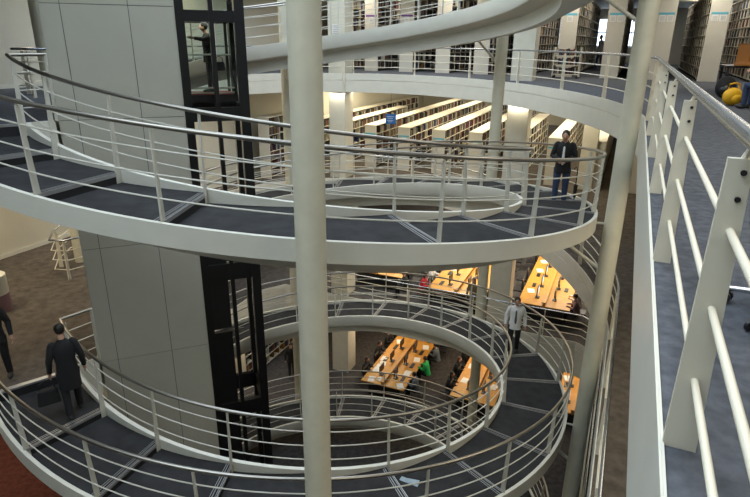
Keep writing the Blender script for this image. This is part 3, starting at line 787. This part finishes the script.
q = W(20.5,-4.65); person((q.x,q.y,F2), face_dir(-.5,-1), 'standing person in a khaki top with long brown hair beside the square column', 'khaki','trousers','hairb',detail=0,longhair=True)
sitter(21.0,-6.55,F3,1,'person in a bright green shirt leaning over the left lower desk','green','hairb')
sitter(19.9,-9.15,F3,-1,'person in black with papers at the near end of the left lower desk','coat','hairb',True)
sitter(21.4,-9.2,F3,-1,'dark clothed reader in the middle of the left side of the left lower desk','coat')
sitter(22.6,-9.2,F3,-1,'dark clothed reader at the far left of the left lower desk','coat')
sitter(23.7,-6.55,F3,1,'reader in black behind the one in the green shirt','coat')
sitter(20.3,-5.40,F3,-1,'person in black nearest the ramp at the middle lower desk','coat','hair',True)
sitter(21.6,-5.45,F3,-1,'brown haired reader in black at the middle lower desk','coat','hairb',True)
sitter(22.9,-5.45,F3,-1,'reader in dark clothes at the far end of the middle lower desk','coat')
sitter(21.0,-2.9,F3,1,'reader in black on the right side of the middle lower desk','coat','hairb',True)
sitter(22.3,-6.5,F3,1,'reader in grey between the green shirted person and the far reader','gshirt','hair')
sitter(19.6,-6.55,F3,1,'reader in a grey shirt at the near end of the left lower desk','gshirt')
q = W(18.9,-12.3); person((q.x,q.y,F3), face_dir(.3,-1), 'person in black standing on the lowest floor beside the round column', 'coat','trousers',detail=0)
# red patch of carpet on the storey seen at the bottom left corner
o = MB().prism([tuple(W(0,-15.6)[:2]), tuple(W(0,-10.2)[:2]), tuple(W(4.6,-10.2)[:2]), tuple(W(9.6,-12.2)[:2]), tuple(W(10,-15.6)[:2])], F2, F2+.006).build('carpet', M['red']); tag(o,'red-brown carpet at the bottom left corner of the picture','carpet')
# round litter bin cut by the left edge
o = MB().lathe((0,0,0),[(.30,0),(.30,.42)],32).build('round_bin', M['mauve'], None, True); bp = Vector((-8.72,11.85,F1)); o.location = bp; tag(o,'round cream and mauve bin on the brown floor, cut by the left edge','bin')
t2 = MB().lathe((0,0,0),[(.295,.42),(.295,.86),(.27,.88)],32).build('cream_upper', M['cream'], o, True)

# ------------------------------------------------------------ right-hand gallery furniture
tb = empty('study_table', (11.05,17.4,F0), rzU); tag(tb, 'dark study table with an orange box at the right edge of the picture', 'table')
MB().box((0,0,.74),(1.5,1.7,.05)).build('table_top', M['blackpanel'], tb, bevel=.008)
for x in (-.68,.68):
    for y in (-.78,.78): MB().box((x,y,.36),(.07,.07,.72)).build('leg', M['plastic'], tb)
tray = MB().box((0,0,.04),(.6,.75,.08),0,0,1.05).box((0,0,.095),(.5,.62,.03)); o = tray.build('tray', M['orange'], None, bevel=.01); o.location = (10.62,16.85,F0+.766); o.rotation_euler=(0,0,.3); tag(o,'orange-brown tray lying on the dark study table','tray')
bx = empty('cardboard_box', (11.0,17.55,F0+.766), .35); tag(bx,'orange upright box standing on the dark study table','box')
MB().box((0,0,.29),(.85,.42,.58)).build('box_body', M['orange'], bx, bevel=.01); MB().box((0,-.005,.59),(.87,.44,.02)).build('lid', M['woodd'], bx)
bg = empty('backpack', (8.18,13.5,F0+.01), .2); tag(bg,'bright yellow bag on the gallery carpet under the dark table','bag')
MB().ball((0,0,.20),(.24,.15,.20),16,12).build('bag_body', M['yellow'], bg, True)
MB().ball((.02,-.13,.15),(.15,.06,.11),12,8).build('front_pocket', M['yellow'], bg, True)
MB().tube([(-.15,0,.32),(-.13,0,.47),(0,0,.50),(.13,0,.47),(.15,0,.32)],.022,8).build('handle', M['yellow'], bg, True)
bg = empty('backpack', (9.05,15.3,F0+.02), -.3); tag(bg,'black rucksack left of the yellow bag on the gallery carpet','bag')
MB().ball((0,0,.27),(.25,.18,.28),16,12).build('bag_body', M['coat'], bg, True)
MB().ball((0,-.14,.2),(.17,.08,.15),12,8).build('front_pocket', M['blackpanel'], bg, True)
MB().tube([(-.08,0,.5),(-.06,0,.6),(.06,0,.6),(.08,0,.5)],.012,8).build('handle', M['coat'], bg, True)
person((8.38,12.6,F0), face_dir(-.45,.9), 'seated person in blue jeans cut off by the right edge of the picture','gshirt','jeans',pose='sit',arms='desk')
chair_at((8.38,12.57,F0), face_dir(-.45,.9), 'black chair under the person in jeans at the right edge', None)
# office chair whose castor shows at the right edge
oc = empty('office_chair', (2.14,2.62,F0), 0); tag(oc,'office chair whose chrome foot and black castor show at the right edge','chair')
for i in range(5):
    a = math.radians(205+72*i); x, y = math.cos(a), math.sin(a)
    MB().tube([(0,0,.13),(x*.30,y*.30,.085)],.022,10,r2=.014).build('base_leg', M['chrome'], oc, True)
    m_ = MB(); 
    for s in (-1,1): m_.tube([Vector((x*.31,y*.31,.032))+Vector((-y,x,0))*s*.012, Vector((x*.31,y*.31,.032))+Vector((-y,x,0))*s*.030],.030,16)
    m_.tube([(x*.31,y*.31,.03),(x*.30,y*.30,.08)],.009,8); m_.build('castor', M['plastic'], oc, True)
MB().tube([(0,0,.1),(0,0,.44)],.025,12).build('gas_lift', M['chrome'], oc, True)
MB().box((.02,0,.47),(.44,.44,.08)).build('seat', M['coat'], oc, bevel=.03)
MB().box((.24,0,.80),(.06,.42,.50)).build('backrest', M['coat'], oc, bevel=.03)

# ------------------------------------------------------------ light
world = bpy.data.worlds.new('sky'); bpy.context.scene.world = world; world.use_nodes = True
bgn = world.node_tree.nodes['Background']; bgn.inputs['Color'].default_value = (.76,.88,1,1); bgn.inputs['Strength'].default_value = 3.6
def area(p, sx, sy, power, col, rz=0.0, rx=0.0):
    l = bpy.data.lights.new('ceiling_and_fill_lamp', 'AREA'); l.shape = 'RECTANGLE'; l.size = sx; l.size_y = sy; l.energy = power; l.color = col
    o = bpy.data.objects.new('ceiling_and_fill_lamp', l); C.objects.link(o); o.location = p; o.rotation_euler = (rx,0,rz); return o  # shared by the room's ceiling lamps and the added fill lights
warm = (1,.80,.52); neu = (1,.93,.80)
def lamps(z, grid, sx, sy, power, col):
    for al, pp in grid: area(W(al,pp,z), sx, sy, power, col, rzU)
lamps(F1-.9-0.0+0*1, [], 1, 1, 1, warm)
lamps(F0-SL-.06, [(29.5,-12.5),(29.5,-7.5),(29.5,-2.5),(38,-10),(38,-3)], 5, 3.5, 235, (1,.87,.64))
lamps(F0-SL-.06, [(22,4.5),(10,4.5)], 4, 2.5, 70, (1,.88,.66))
lamps(F1-SL-.06, [(24.5,-10),(24.5,-5.5),(24.5,-1.5),(33,-8),(33,-1)], 4, 2.5, 280, (1,.88,.68))
lamps(F2-1.35-.06, [(22.5,-9),(22.5,-5),(22.5,-1),(30,-6),(18,-14.6)], 4, 2.0, 75, (1,.80,.56))
lamps(FP-SL-.06, [(29.5,-11),(29.5,-3),(29.5,4),(22,6),(8,6),(37,-6),(37,3)], 4, 2.5, 110, (1,.95,.88))
lamps(F0-SL-.06, [(14.5,-14.9),(7,-13)], 5, 1.2, 130, (1,.85,.62))  # fill light, added and raised to brighten the brown floor at the left
lamps(F1-SL-.06, [(6,-13.5)], 4, 2, 90, warm)  # fill light added over the red carpet
lamps(FP-SL-.06, [(16,-15)], 5, 1.2, 90, warm)

lamps(F0-SL-.06, [(22.0,-3.85),(22.85,-11.9)], .3, .8, 14, (1,.93,.75))
lamps(F0-SL-.06, [(31,-14.3)], 5, .8, 90, (1,.90,.68))  # fill light added to brighten the left wall
lamps(F0-SL-.06, [(25.0,-11.5),(24.6,-7.0),(24.4,-2.0)], 3, 1.0, 75, (1,.88,.64))  # fill lights added to brighten the near faces of the square columns
lamps(FP-SL-.06, [(24.9,-12),(24.7,-7.5),(24.5,-2.5),(24.5,2)], 3, 1.0, 75, (1,.92,.78))  # fill lights added because the gallery shelf ends came out dim
lamps(FP-SL-.06, [(3,2.2),(9,2.2),(15,2.2)], 3, 1.2, 70, (1,.90,.72))  # fill lights added to warm the ramp fascia and round columns
lamps(F0-SL-.06, [(3,1.6),(9,1.6)], 3, 1.0, 60, (1,.88,.66))

# ------------------------------------------------------------ camera
cam = bpy.data.cameras.new('camera'); co = bpy.data.objects.new('camera', cam); C.objects.link(co)
f_, p_, r_ = 568.09, .3503, -.0105
cam.sensor_width = 36; cam.lens = f_/750*36; cam.clip_start = .05; cam.clip_end = 300
fw = Vector((0,math.cos(p_),-math.sin(p_))); up = Vector((0,math.sin(p_),math.cos(p_))); rt = Vector((1,0,0))
up2 = up*math.cos(r_)+rt*math.sin(r_); rt2 = rt*math.cos(r_)-up*math.sin(r_)
co.matrix_world = Matrix(((rt2.x,up2.x,-fw.x,0),(rt2.y,up2.y,-fw.y,0),(rt2.z,up2.z,-fw.z,ZC),(0,0,0,1)))
sc = bpy.context.scene; sc.camera = co
sc.view_settings.view_transform = 'Standard'; sc.view_settings.look = 'None'; sc.view_settings.gamma = 1; sc.view_settings.exposure = 0.16
try: sc.view_settings.use_curve_mapping = False
except Exception: pass
